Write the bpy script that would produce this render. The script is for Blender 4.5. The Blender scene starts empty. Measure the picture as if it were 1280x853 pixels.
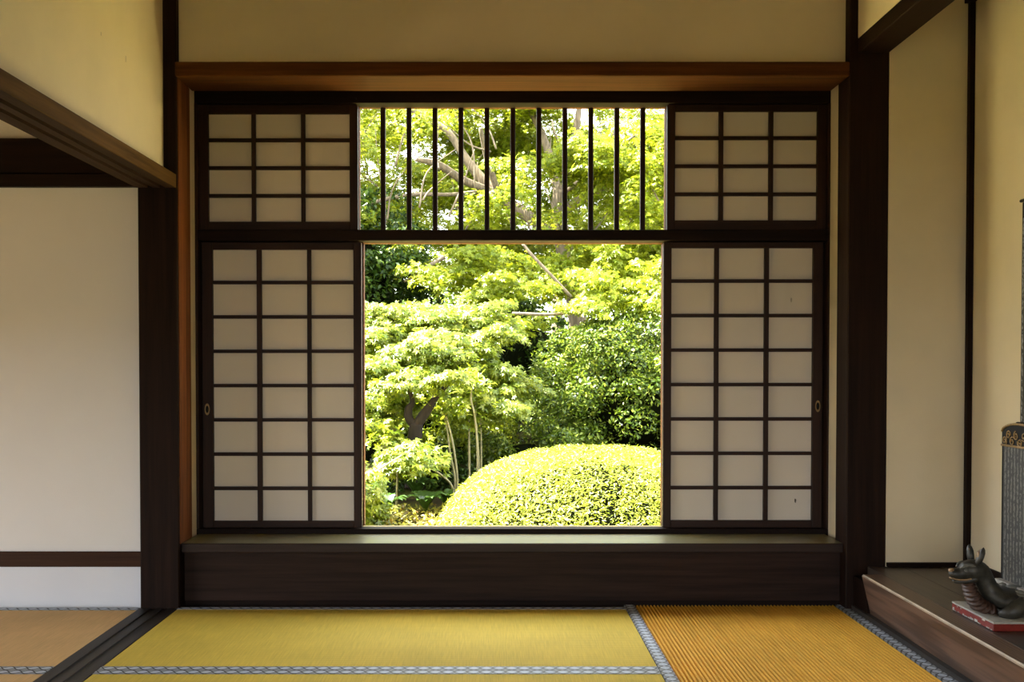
import bpy, bmesh, math, random
import numpy as np
from mathutils import Vector, Matrix

scene = bpy.context.scene
COL = scene.collection
PI = math.pi
R = math.radians

# ------------------------------------------------------------------ camera
cam_data = bpy.data.cameras.new('camera')
cam_data.sensor_width = 36.0
cam_data.lens = 36.0 * 1319 / 1280
cam_data.shift_x = 24 / 1280
cam_data.shift_y = 59.1 / 1280
cam_data.clip_start = 0.05
cam_data.clip_end = 300
cam = bpy.data.objects.new('camera', cam_data)
cam.location = (0, 0, 1.01)
cam.rotation_euler = (R(88.8), 0, 0)
COL.objects.link(cam)
scene.camera = cam

# ------------------------------------------------------------------ sky, sun, daylight, exposure
world = bpy.data.worlds.new('sky')
scene.world = world
world.use_nodes = True
bgn = world.node_tree.nodes['Background']
bgn.inputs[0].default_value = (0.93, 0.97, 1.0, 1)
bgn.inputs[1].default_value = 8.0

sun_d = bpy.data.lights.new('sun', 'SUN')
sun_d.energy = 80.0
sun_d.angle = R(1.0)
sun_d.color = (1.0, 0.95, 0.82)
sun = bpy.data.objects.new('sun', sun_d)
COL.objects.link(sun)
sun.rotation_euler = Vector((0.50, -0.10, -0.80)).to_track_quat('-Z', 'Y').to_euler()

# daylight comes in through the garden window, a low opening behind the viewer and the open side of the
# next room; portals only tell the renderer where these three openings are
def portal(name, loc, direction, sx, sy):
    d = bpy.data.lights.new(name, 'AREA')
    d.shape = 'RECTANGLE'
    d.size, d.size_y = sx, sy
    d.cycles.is_portal = True
    o = bpy.data.objects.new(name, d)
    o.location = loc
    o.rotation_euler = Vector(direction).to_track_quat('-Z', 'Z').to_euler()
    COL.objects.link(o)
    return o

portal('portal_window', (0.09, 4.90, 1.23), (0, -1, 0), 1.6, 2.1)
portal('portal_rear_opening', (0.0, -3.05, 0.75), (0, 1, 0), 2.8, 1.65)
portal('portal_side_opening', (-4.25, 2.05, 0.52), (1, 0, 0), 3.1, 1.2)

scene.view_settings.view_transform = 'Standard'
scene.view_settings.look = 'None'
scene.view_settings.gamma = 1.0
scene.view_settings.use_curve_mapping = False
scene.view_settings.exposure = 0.0

# ------------------------------------------------------------------ materials
def new_mat(name):
    m = bpy.data.materials.new(name)
    m.use_nodes = True
    nt = m.node_tree
    return m, nt, nt.nodes['Principled BSDF']

def ramp(nt, stops):
    n = nt.nodes.new('ShaderNodeValToRGB')
    els = n.color_ramp.elements
    while len(els) < len(stops):
        els.new(0.5)
    for e, (p, c) in zip(els, stops):
        e.position = p
        e.color = (*c, 1)
    return n

def coords(nt, scale=(1, 1, 1), out='Object'):
    tc = nt.nodes.new('ShaderNodeTexCoord')
    mp = nt.nodes.new('ShaderNodeMapping')
    mp.inputs['Scale'].default_value = scale
    nt.links.new(tc.outputs[out], mp.inputs['Vector'])
    return mp.outputs['Vector']

def noise(nt, vec, scale, detail=4, rough=0.6):
    n = nt.nodes.new('ShaderNodeTexNoise')
    n.inputs['Scale'].default_value = scale
    n.inputs['Detail'].default_value = detail
    n.inputs['Roughness'].default_value = rough
    nt.links.new(vec, n.inputs['Vector'])
    return n

def bump(nt, bs, height, strength, dist=0.002):
    b = nt.nodes.new('ShaderNodeBump')
    b.inputs['Strength'].default_value = strength
    b.inputs['Distance'].default_value = dist
    nt.links.new(height, b.inputs['Height'])
    nt.links.new(b.outputs['Normal'], bs.inputs['Normal'])

def mul(c, k):
    return tuple(min(1, x * k) for x in c)

def wood(name, base, axis, rough=0.5, contrast=0.45, spec=0.22, relief=0.35):
    m, nt, bs = new_mat(name)
    sc = [38, 38, 38]
    sc['xyz'.index(axis)] = 1.6
    n = noise(nt, coords(nt, sc), 1.0, 6, 0.65)
    r = ramp(nt, [(0.3, mul(base, 1 - contrast)), (0.7, mul(base, 1 + contrast))])
    nt.links.new(n.outputs['Fac'], r.inputs['Fac'])
    nt.links.new(r.outputs['Color'], bs.inputs['Base Color'])
    bs.inputs['Roughness'].default_value = rough
    bs.inputs['Specular IOR Level'].default_value = spec
    bump(nt, bs, n.outputs['Fac'], relief, 0.002)
    return m

def ring_wood(name, base, scale, rough=0.5):
    """flat-sawn board with cathedral rings"""
    m, nt, bs = new_mat(name)
    v = coords(nt, scale)
    w = nt.nodes.new('ShaderNodeTexWave')
    w.wave_type = 'RINGS'
    w.rings_direction = 'SPHERICAL'
    w.inputs['Scale'].default_value = 1.0
    w.inputs['Distortion'].default_value = 5.0
    w.inputs['Detail'].default_value = 3.0
    w.inputs['Detail Scale'].default_value = 0.7
    nt.links.new(v, w.inputs['Vector'])
    r = ramp(nt, [(0.0, mul(base, 0.62)), (0.55, base), (1.0, mul(base, 1.35))])
    nt.links.new(w.outputs['Fac'], r.inputs['Fac'])
    nt.links.new(r.outputs['Color'], bs.inputs['Base Color'])
    bs.inputs['Roughness'].default_value = rough
    bump(nt, bs, w.outputs['Fac'], 0.3, 0.0015)
    return m

def plaster(name, base, var=0.05, rough=0.95):
    m, nt, bs = new_mat(name)
    v = coords(nt)
    n1 = noise(nt, v, 2.3, 5)
    r = ramp(nt, [(0.3, mul(base, 1 - var)), (0.7, mul(base, 1 + var))])
    nt.links.new(n1.outputs['Fac'], r.inputs['Fac'])
    nt.links.new(r.outputs['Color'], bs.inputs['Base Color'])
    n2 = noise(nt, v, 160, 3)
    bump(nt, bs, n2.outputs['Fac'], 0.25, 0.002)
    bs.inputs['Roughness'].default_value = rough
    bs.inputs['Specular IOR Level'].default_value = 0.15
    return m

def plain(name, base, rough=0.6, spec=0.4, metal=0.0, var=0.12, scale=20):
    m, nt, bs = new_mat(name)
    n = noise(nt, coords(nt), scale, 4)
    r = ramp(nt, [(0.3, mul(base, 1 - var)), (0.7, mul(base, 1 + var))])
    nt.links.new(n.outputs['Fac'], r.inputs['Fac'])
    nt.links.new(r.outputs['Color'], bs.inputs['Base Color'])
    bs.inputs['Roughness'].default_value = rough
    bs.inputs['Specular IOR Level'].default_value = spec
    bs.inputs['Metallic'].default_value = metal
    return m

def rush(name, base, axis, rough=0.8):
    """woven rush: fine ribs along one axis, fine straw streaks across it"""
    m, nt, bs = new_mat(name)
    i = 'xy'.index(axis)
    s1 = [900, 900, 900]; s1[1 - i] = 30
    n1 = noise(nt, coords(nt, [x / 4 for x in s1]), 1.0, 3)
    n2 = noise(nt, coords(nt), 1.6, 4)
    mx = nt.nodes.new('ShaderNodeMath'); mx.operation = 'MULTIPLY_ADD'
    mx.inputs[1].default_value = 0.5
    nt.links.new(n1.outputs['Fac'], mx.inputs[0])
    h = nt.nodes.new('ShaderNodeMath'); h.operation = 'MULTIPLY'
    h.inputs[1].default_value = 0.5
    nt.links.new(n2.outputs['Fac'], h.inputs[0])
    nt.links.new(h.outputs[0], mx.inputs[2])
    r = ramp(nt, [(0.3, mul(base, 0.78)), (0.7, mul(base, 1.2))])
    nt.links.new(mx.outputs[0], r.inputs['Fac'])
    nt.links.new(r.outputs['Color'], bs.inputs['Base Color'])
    w = nt.nodes.new('ShaderNodeTexWave')
    w.bands_direction = 'Y' if axis == 'x' else 'X'
    w.inputs['Scale'].default_value = 19
    w.inputs['Distortion'].default_value = 0.3
    nt.links.new(coords(nt), w.inputs['Vector'])
    bump(nt, bs, w.outputs['Fac'], 0.25, 0.003)
    bs.inputs['Roughness'].default_value = rough
    bs.inputs['Specular IOR Level'].default_value = 0.2
    return m

def brocade(name):
    """tatami edge ribbon: pale interlaced lenses outlined in navy, from the ribbon's own UVs"""
    m, nt, bs = new_mat(name)
    uv = nt.nodes.new('ShaderNodeTexCoord')
    sp = nt.nodes.new('ShaderNodeSeparateXYZ')
    nt.links.new(uv.outputs['UV'], sp.inputs[0])
    def math_(op, a, b=None):
        n = nt.nodes.new('ShaderNodeMath'); n.operation = op
        for k, s in enumerate((a, b)):
            if s is None: continue
            if isinstance(s, (int, float)): n.inputs[k].default_value = s
            else: nt.links.new(s, n.inputs[k])
        return n.outputs[0]
    s = math_('ABSOLUTE', math_('SINE', math_('MULTIPLY', sp.outputs[0], PI)))
    v = math_('MULTIPLY', math_('ABSOLUTE', math_('SUBTRACT', sp.outputs[1], 0.5)), 2.0)
    d = math_('SUBTRACT', math_('MULTIPLY', s, 0.9), v)          # >0 inside the lens
    r = ramp(nt, [(0.0, (0.30, 0.33, 0.38)), (0.36, (0.26, 0.29, 0.34)), (0.42, (0.03, 0.035, 0.05)),
                  (0.54, (0.03, 0.035, 0.05)), (0.62, (0.56, 0.64, 0.74)), (0.80, (0.42, 0.50, 0.62)), (1.0, (0.64, 0.70, 0.78))])
    nt.links.new(math_('MULTIPLY_ADD', d, 0.5) if False else math_('ADD', math_('MULTIPLY', d, 0.5), 0.5), r.inputs['Fac'])
    nt.links.new(r.outputs['Color'], bs.inputs['Base Color'])
    bs.inputs['Roughness'].default_value = 0.55
    return m

def leaf_mat(name, stops, trans=0.45, rough=0.35, spec=0.5):
    stops = [(p, (c[0] * 0.36, c[1] * 0.41, c[2] * 0.24)) for p, c in stops]
    m, nt, bs = new_mat(name)
    g = nt.nodes.new('ShaderNodeNewGeometry')
    r = ramp(nt, stops)
    nt.links.new(g.outputs['Random Per Island'], r.inputs['Fac'])
    nt.links.new(r.outputs['Color'], bs.inputs['Base Color'])
    bs.inputs['Roughness'].default_value = rough
    bs.inputs['Specular IOR Level'].default_value = spec
    tr = nt.nodes.new('ShaderNodeBsdfTranslucent')
    hs = nt.nodes.new('ShaderNodeHueSaturation')
    hs.inputs['Hue'].default_value = 0.48
    hs.inputs['Value'].default_value = 1.25
    nt.links.new(r.outputs['Color'], hs.inputs['Color'])
    nt.links.new(hs.outputs['Color'], tr.inputs['Color'])
    mx = nt.nodes.new('ShaderNodeMixShader')
    mx.inputs[0].default_value = trans
    nt.links.new(bs.outputs[0], mx.inputs[1])
    nt.links.new(tr.outputs[0], mx.inputs[2])
    nt.links.new(mx.outputs[0], nt.nodes['Material Output'].inputs['Surface'])
    return m

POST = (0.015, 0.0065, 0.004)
DARK = (0.012, 0.0055, 0.0035)
M = dict(
    post=wood('post_wood', POST, 'z', 0.6, 0.5, 0.12), rail_x=wood('rail_wood', DARK, 'x', 0.6, 0.5, 0.12), rail_y=wood('beam_wood', DARK, 'y', 0.6, 0.5, 0.10), brown_rail=wood('brown_rail_wood', (0.045, 0.018, 0.009), 'x', 0.5, 0.4, 0.15),
    jamb=wood('lit_post_side_wood', (0.15, 0.050, 0.015), 'z', 0.6, 0.5, 0.1), nosing=wood('sill_nosing_wood', (0.026, 0.015, 0.012), 'x', 0.5),
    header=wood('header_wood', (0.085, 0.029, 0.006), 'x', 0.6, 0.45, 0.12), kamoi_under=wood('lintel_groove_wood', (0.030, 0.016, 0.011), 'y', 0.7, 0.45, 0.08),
    kamoi=wood('lintel_wood', (0.085, 0.046, 0.013), 'y', 0.7, 0.45, 0.06),
    stile=wood('screen_stile_wood', (0.028, 0.011, 0.006), 'z', 0.5), srail=wood('screen_rail_wood', (0.028, 0.011, 0.006), 'x', 0.5),
    sill=wood('sill_wood', (0.14, 0.128, 0.052), 'x', 0.36, 0.3, 1.0, 0.05), base=wood('base_panel_wood', (0.024, 0.013, 0.010), 'x', 0.6, 0.45, 0.12),
    track=wood('threshold_wood', (0.030, 0.026, 0.023), 'y', 0.5),
    alcove_front=ring_wood('alcove_front_wood', (0.12, 0.072, 0.05), (30, 2.2, 60), 0.42),
    alcove_top=wood('alcove_board_wood', (0.055, 0.040, 0.032), 'y', 0.38, 0.35, 0.5),
    edge=plain('worn_gilt_highlight', (0.45, 0.38, 0.28), 0.45, 0.5, 0, 0.3, 12),
    plaster=plaster('warm_plaster', (0.76, 0.67, 0.49)), white=plaster('white_plaster', (0.78, 0.765, 0.75), 0.025),
    dado=plaster('pale_paper_dado', (0.74, 0.76, 0.82), 0.03),  # the sky's blue tinge is put into the dado colour
    paper=plaster('shoji_paper', (0.78, 0.71, 0.62), 0.03, 0.8), torn=plain('torn_paper', (0.16, 0.13, 0.10), 0.9),
    stain=plain('paper_stain', (0.48, 0.43, 0.36), 0.9),
    rush_x=rush('rush_long', (0.68, 0.52, 0.085), 'x'), rush_y=rush('rush_ribbed', (0.80, 0.46, 0.06), "y", 0.75),
    rush_left=rush('rush_next_room', (0.70, 0.47, 0.22), 'x'), brocade=brocade('edge_brocade'),
    subfloor=wood('subfloor_wood', (0.25, 0.17, 0.09), 'x'), ceil=wood('ceiling_wood', (0.20, 0.13, 0.08), 'x'),
    brass=plain('aged_brass', (0.30, 0.20, 0.09), 0.4, 0.5, 0.8), iron=plain('black_iron', (0.012, 0.011, 0.010), 0.6, 0.15),
    bronze=plain('statue_bronze', (0.034, 0.032, 0.025), 0.45, 0.5, 0.0, 0.75, 38),
    ochre=plain('worn_ochre', (0.26, 0.17, 0.085), 0.5, 0.4, 0, 0.3, 80), throat=plain('statue_throat', (0.060, 0.030, 0.020), 0.5, 0.4, 0, 0.3, 60),
    shell=plain('worn_shell', (0.13, 0.13, 0.11), 0.45, 0.5, 0, 0.6, 45),
    red=plain('red_lacquer', (0.20, 0.018, 0.012), 0.35, 0.5, 0, 0.25, 40), chalk=plain('chalky_white', (0.42, 0.41, 0.38), 0.8, 0.2, 0, 0.15, 50),
    bounce_eave=wood('bounce_eave_wood', (0.58, 0.46, 0.24), 'x', 0.8), reflector=plaster('pale_reflector', (0.86, 0.72, 0.30), 0.06),
    lit_strip=wood('lit_pale_strip', (0.42, 0.34, 0.16), 'x', 0.6),
    gilt=plain('dull_gilt', (0.34, 0.22, 0.09), 0.4, 0.5, 0.3, 0.4, 90),
)

def inscribed(name, base, ink, scale):
    """columns of small worn characters, too fine to read"""
    m, nt, bs = new_mat(name)
    n = noise(nt, coords(nt, scale), 1.0, 2)
    col = nt.nodes.new('ShaderNodeTexWave'); col.bands_direction = 'Y'
    col.inputs['Scale'].default_value = 15
    nt.links.new(coords(nt), col.inputs['Vector'])
    mm = nt.nodes.new('ShaderNodeMath'); mm.operation = 'MULTIPLY'
    cf = nt.nodes.new('ShaderNodeMath'); cf.operation = 'MULTIPLY_ADD'; cf.inputs[1].default_value = 0.45; cf.inputs[2].default_value = 0.55
    nt.links.new(col.outputs['Fac'], cf.inputs[0])
    nt.links.new(n.outputs['Fac'], mm.inputs[0]); nt.links.new(cf.outputs[0], mm.inputs[1])
    r = ramp(nt, [(0.40, base), (0.54, ink)])
    nt.links.new(mm.outputs[0], r.inputs['Fac'])
    nt.links.new(r.outputs['Color'], bs.inputs['Base Color'])
    bs.inputs['Roughness'].default_value = 0.5
    bump(nt, bs, mm.outputs[0], 0.5, 0.002)
    return m
M['stele'] = inscribed('stele_face', (0.030, 0.030, 0.027), (0.17, 0.165, 0.145), (60, 120, 85))
M['rubbing'] = inscribed('rubbing_paper', (0.020, 0.021, 0.023), (0.30, 0.31, 0.33), (90, 90, 70))

# ------------------------------------------------------------------ object helpers
def tag(o, label=None, cat=None, group=None, kind=None):
    if label: o['label'] = label
    if cat: o['category'] = cat
    if group: o['group'] = group
    if kind: o['kind'] = kind
    return o

def empty(name, loc=(0, 0, 0), label=None, cat=None, group=None, kind=None, rz=0):
    o = bpy.data.objects.new(name, None)
    o.empty_display_size = 0.1
    o.location = loc
    o.rotation_euler = (0, 0, rz)
    COL.objects.link(o)
    return tag(o, label, cat, group, kind)

def link(name, mesh, mat=None, parent=None, loc=(0, 0, 0)):
    if mat is not None and not mesh.materials:
        mesh.materials.append(mat)
    o = bpy.data.objects.new(name, mesh)
    COL.objects.link(o)
    if parent: o.parent = parent
    o.location = loc
    return o

def box_mesh(name, boxes, bevel=0.0, seg=1):
    bm = bmesh.new()
    for x0, x1, y0, y1, z0, z1 in boxes:
        g = bmesh.ops.create_cube(bm, size=1.0)
        vs = g['verts']
        for v in vs:
            v.co = Vector(((x0 + x1) / 2 + v.co.x * (x1 - x0), (y0 + y1) / 2 + v.co.y * (y1 - y0), (z0 + z1) / 2 + v.co.z * (z1 - z0)))
    if bevel > 0:
        bmesh.ops.bevel(bm, geom=bm.edges[:], offset=bevel, segments=seg, profile=0.5, affect='EDGES')
    me = bpy.data.meshes.new(name)
    bm.to_mesh(me); bm.free()
    return me

def box(name, b, mat, parent=None, bevel=0.0, loc=(0, 0, 0)):
    return link(name, box_mesh(name, [b], bevel), mat, parent, loc)

def extrude_profile(name, pts, a0, a1, axis, mat, parent=None, smooth=False):
    """closed profile pulled along y (pts are x,z) or x (pts are y,z)"""
    n = len(pts)
    f = (lambda p, a: (p[0], a, p[1])) if axis == 'y' else (lambda p, a: (a, p[0], p[1]))
    vs = [f(p, a0) for p in pts] + [f(p, a1) for p in pts]
    fs = [(i, (i + 1) % n, n + (i + 1) % n, n + i) for i in range(n)] + [tuple(range(n))[::-1], tuple(range(n, 2 * n))]
    me = bpy.data.meshes.new(name)
    me.from_pydata(vs, [], fs)
    bm = bmesh.new(); bm.from_mesh(me)
    bmesh.ops.recalc_face_normals(bm, faces=bm.faces)
    if smooth:
        for fc in bm.faces:
            fc.smooth = len(fc.verts) == 4
    bm.to_mesh(me); bm.free()
    return link(name, me, mat, parent)

def ribbon(name, x0, x1, y0, y1, z0, z1, along, mat, parent):
    """tatami edge ribbon with its own UVs: u in repeats along it, v across it"""
    me = box_mesh(name, [(x0, x1, y0, y1, z0, z1)])
    uvl = me.uv_layers.new(name='UVMap')
    for lp in me.loops:
        c = me.vertices[lp.vertex_index].co
        u, v = ((c.x, (c.y - y0) / (y1 - y0)) if along == 'x' else (c.y, (c.x - x0) / (x1 - x0)))
        uvl.data[lp.index].uv = (u / 0.042, v)
    return link(name, me, mat, parent)

def loft_mesh(name, path, seg=12, ribs=None, smooth=True):
    """path: (x, y, z, r) or (x, y, z, r_side, r_up); tube through the points"""
    P = [Vector(p[:3]) for p in path]
    bm = bmesh.new()
    rings = []
    side_prev = None
    for i, p in enumerate(P):
        d = (P[min(i + 1, len(P) - 1)] - P[max(i - 1, 0)]).normalized()
        if side_prev is None:
            ref = Vector((0, 1, 0)) if abs(d.y) < 0.9 else Vector((1, 0, 0))
        else:
            ref = side_prev
        s = (ref - d * ref.dot(d)).normalized()
        side_prev = s
        u = d.cross(s).normalized()
        ra = path[i][3]; rb = path[i][4] if len(path[i]) > 4 else ra
        ring = []
        for k in range(seg):
            a = 2 * PI * k / seg
            ring.append(bm.verts.new(p + s * (math.cos(a) * ra) + u * (math.sin(a) * rb)))
        rings.append(ring)
    for a, b in zip(rings, rings[1:]):
        for k in range(seg):
            bm.faces.new((a[k], a[(k + 1) % seg], b[(k + 1) % seg], b[k]))
    bm.faces.new(rings[0][::-1]); bm.faces.new(rings[-1])
    bmesh.ops.recalc_face_normals(bm, faces=bm.faces)
    for f in bm.faces: f.smooth = smooth
    me = bpy.data.meshes.new(name)
    bm.to_mesh(me); bm.free()
    return me

def smooth_path(path, n):
    """Catmull-Rom resampling of a tube path"""
    A = np.array([p if len(p) == 5 else (*p, p[3]) for p in path], float)
    B = np.vstack([2 * A[0] - A[1], A, 2 * A[-1] - A[-2]])
    out = []
    for i in range(len(A) - 1):
        p0, p1, p2, p3 = B[i:i + 4]
        for t in np.linspace(0, 1, n, endpoint=False):
            out.append(0.5 * (2 * p1 + (p2 - p0) * t + (2 * p0 - 5 * p1 + 4 * p2 - p3) * t * t + (3 * p1 - p0 - 3 * p2 + p3) * t ** 3))
    out.append(A[-1])
    return [tuple(np.maximum(o, [-1e9] * 3 + [0.0015] * 2)) for o in out]

def blob_mesh(name, c, r, sub=3, amp=0.0, freq=3.0, seed=0):
    bm = bmesh.new()
    bmesh.ops.create_icosphere(bm, subdivisions=sub, radius=1.0)
    from mathutils import noise as mn
    for v in bm.verts:
        d = v.co.normalized()
        k = 1 + amp * mn.noise(d * freq + Vector((seed * 7.1, 0, 0)))
        v.co = Vector((c[0] + d.x * r[0] * k, c[1] + d.y * r[1] * k, c[2] + d.z * r[2] * k))
    for f in bm.faces: f.smooth = True
    me = bpy.data.meshes.new(name)
    bm.to_mesh(me); bm.free()
    return me

# ================================================================== THE SETTING
def struct(o, label=None, cat=None):
    return tag(o, label, cat, None, 'structure')

# floor, ceiling, walls
struct(box('floor', (-4.3, 2.1, -3.1, 4.9, -0.12, -0.056), M['subfloor']), 'board floor under the straw mats', 'floor')
struct(box('ceiling', (-4.3, 2.1, -3.1, 4.9, 2.75, 2.85), M['ceil']), 'dark board ceiling above both rooms', 'ceiling')

wb = link('wall_back', box_mesh('wall_back', [
    (-1.308, 1.505, 4.42, 4.50, 2.262, 2.75),          # plaster field over the lintel
    (-1.60, -0.64, 4.745, 4.88, -0.05, 2.40), (0.82, 1.70, 4.745, 4.88, -0.05, 2.40),
    (-0.64, 0.82, 4.745, 4.88, -0.05, 0.20), (-0.64, 0.82, 4.745, 4.88, 2.26, 2.40),
    (-1.40, -1.312, 4.56, 4.745, -0.05, 2.40), (1.485, 1.60, 4.50, 4.745, -0.05, 2.40),
    (-1.60, 1.70, 4.50, 4.88, 2.40, 2.75)]), M['plaster'])
struct(wb, 'beige plaster wall above and around the garden window', 'wall')
wl = link('wall_left', box_mesh('wall_left', [(-1.425, -1.361, -3.0, 4.38, 1.80, 2.75), (-1.425, -1.361, -3.0, -0.6, -0.05, 1.80)]), M['plaster'])
struct(wl, 'plaster wall above the sliding-door lintel on the left', 'wall')
wa = link('wall_left_room', box_mesh('wall_left_room', [(-4.2, -1.471, 4.42, 4.52, -0.056, 2.75)]), M['white'])
struct(wa, 'white wall of the next room at the far left', 'wall')
struct(link('wall_left_outer', box_mesh('wall_left_outer', [(-4.3, -4.2, -3.0, 4.9, 1.10, 2.75), (-4.3, -4.2, -3.0, 0.5, -0.1, 1.10), (-4.3, -4.2, 3.6, 4.9, -0.1, 1.10)]), M['plaster']), 'outer wall over the open side of the next room', 'wall')
struct(link('wall_front', box_mesh('wall_front', [(-4.3, -1.4, -3.1, -3.0, -0.1, 2.75), (1.4, 2.1, -3.1, -3.0, -0.1, 2.75), (-1.4, 1.4, -3.1, -3.0, 1.55, 2.75)]), M['plaster']),
       'plaster wall behind the viewer with a wide opening', 'wall')
wr = link('wall_right', box_mesh('wall_right', [(1.503, 1.56, -3.0, 4.37, 2.36, 2.75)]), M['plaster'])
struct(wr, 'small plaster field above the alcove beam at upper right', 'wall')
ws = link('wall_alcove_side', box_mesh('wall_alcove_side', [(1.633, 1.958, 4.37, 4.46, 0.17, 2.75)]), M['plaster'])
struct(ws, 'tall plaster panel at the end of the alcove, right of the right-hand post', 'wall')
wk = link('wall_alcove_back', box_mesh('wall_alcove_back', [(1.976, 2.06, -3.0, 4.40, 0.0, 2.75)]), M['plaster'])
struct(wk, 'plaster back wall of the alcove at the right edge', 'wall')
struct(box('wall_right_outer', (2.06, 2.12, -3.0, 4.9, -0.1, 2.75), M['plaster']), 'outer side of the alcove wall', 'wall')

# posts, beams and rails
k = 0
def trim(b, mat, label, cat, bevel=0.003):
    global k
    k += 1
    return struct(box('trim_%d' % k, b, M[mat], None, bevel), label, cat)

trim((-1.4695, -1.3065, 4.38, 4.56, -0.055, 2.75), 'post', 'thick dark brown post left of the window', 'post', 0.005)
trim((1.4674, 1.6335, 4.37, 4.51, -0.055, 2.75), 'post', 'thick blackish post right of the window', 'post', 0.005)
trim((-1.3065, -1.3030, 4.392, 4.558, 0.268, 2.2020), 'jamb', 'reddish brown face on the inner side of the left post, window light put into its colour', 'jamb', 0.0)  # added face; window light on the post side is put into its colour
trim((-1.3065, 1.4674, 4.36, 4.60, 2.2025, 2.2615), 'header', 'long dark lintel beam over the whole window', 'beam', 0.004)
trim((-1.312, 1.485, 4.66, 4.743, 2.167, 2.33), 'rail_x', 'black head board between the lintel and the small upper screens', 'board', 0.002)
trim((-1.312, 1.485, 4.664, 4.743, 1.5635, 1.6120), 'rail_x', 'dark cross rail between the upper and lower screens', 'rail', 0.003)
trim((-1.3118, -1.300, 4.658, 4.743, 0.2895, 2.167), 'stile', 'thin dark strip along the left reveal of the window', 'strip', 0.001)
trim((1.4775, 1.4848, 4.658, 4.743, 0.2895, 2.167), 'stile', 'thin dark strip along the right reveal of the window', 'strip', 0.001)
trim((-1.312, 1.485, 4.657, 4.743, 0.235, 0.2895), 'rail_x', 'low dark sliding track under the large screens', 'track', 0.002)
trim((-1.3030, 1.4672, 4.413, 4.657, 0.230, 0.267), 'sill', 'polished window sill board reflecting the garden', 'sill', 0.0)  # part of the garden's reflection is put into this pale yellowish top
trim((-1.3030, 1.4672, 4.402, 4.4128, 0.229, 0.2668), 'nosing', 'dark front edge of the window sill board', 'sill edge', 0.003)
trim((-1.3035, 1.4672, 4.438, 4.657, 0.018, 0.2298), 'base', 'deep dark wooden panel under the window sill', 'panel', 0.003)
trim((-1.3035, 1.4672, 4.452, 4.657, -0.055, 0.0175), 'rail_x', 'black recessed strip at the foot of the window panel', 'strip', 0.0)
# the next room
trim((-4.2, -1.4715, 4.395, 4.42, 1.808, 1.956), 'rail_x', 'dark upper rail on the white wall of the next room', 'rail')
trim((-4.2, -1.4715, 4.385, 4.42, 1.7545, 1.8075), 'rail_x', 'dark lower lintel rail on the white wall of the next room', 'rail')
trim((-4.2, -1.4715, 4.405, 4.42, 0.168, 0.232), 'brown_rail', 'brown chair-height rail low on the white wall of the next room', 'rail')
struct(box('baseboard_left', (-4.2, -1.4715, 4.414, 4.42, -0.05, 0.1675), M['dado'], None, 0.001), 'pale bluish dado strip below the brown rail at far left', 'dado')
# sliding door lintel and threshold of the left opening: two grooves each
def grooved(x0, x1, z0, z1, depth, down):
    w = (x1 - x0); g = 0.021
    c1, c2 = x0 + w * 0.36, x0 + w * 0.68
    if down:
        return [(x0, z1), (x0, z0), (c1 - g / 2, z0), (c1 - g / 2, z0 + depth), (c1 + g / 2, z0 + depth), (c1 + g / 2, z0),
                (c2 - g / 2, z0), (c2 - g / 2, z0 + depth), (c2 + g / 2, z0 + depth), (c2 + g / 2, z0), (x1, z0), (x1, z1)]
    return [(x0, z0), (x1, z0), (x1, z1), (c2 + g / 2, z1), (c2 + g / 2, z1 - depth), (c2 - g / 2, z1 - depth), (c2 - g / 2, z1),
            (c1 + g / 2, z1), (c1 + g / 2, z1 - depth), (c1 - g / 2, z1 - depth), (c1 - g / 2, z1), (x0, z1)]
k += 1
o = extrude_profile('trim_%d' % k, grooved(-1.4735, -1.3136, 1.7475, 1.8015, 0.014, True), -0.6, 4.378, 'y', M['kamoi_under'])
struct(o, 'grooved door lintel running towards the viewer at upper left', 'lintel')
fb = box('face_board', (-1.3134, -1.3085, -0.6, 4.3785, 1.7478, 1.8030), M['kamoi'], o, 0.001)
for i, (sy, sz, sl) in enumerate([(3.69, 2.165, .012), (3.937, 2.150, .022)]):
    sc_ = box('scratch', (-1.3612, -1.3604, sy - .002, sy + .002, sz - sl / 2, sz + sl / 2), M['stain'], wl)
    sc_['label'] = 'small dark scratch in the plaster'
k += 1
o = extrude_profile('trim_%d' % k, grooved(-1.471, -1.314, -0.055, 0.001, 0.005, False), -0.6, 4.378, 'y', M['track'])
struct(o, 'black grooved door threshold between the two rooms', 'threshold')
trim((1.5025, 1.6295, -3.0, 4.369, 2.2985, 2.3600), 'rail_y', 'black beam over the alcove running towards the viewer', 'beam')
trim((1.953, 1.9755, 4.345, 4.3695, 0.178, 2.74), 'post', 'slim dark corner batten in the alcove', 'batten', 0.002)
trim((1.938, 1.975, 4.330, 4.3695, 2.50, 2.57), 'post', 'small dark peg block high on the alcove batten', 'block', 0.002)
trim((1.634, 1.953, 4.350, 4.3695, 0.178, 0.195), 'rail_x', 'dark skirting under the tall alcove panel', 'skirting', 0.002)
trim((1.962, 1.9755, -3.0, 4.344, 0.178, 0.208), 'rail_y', 'brown skirting along the alcove back wall', 'skirting', 0.002)

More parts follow.
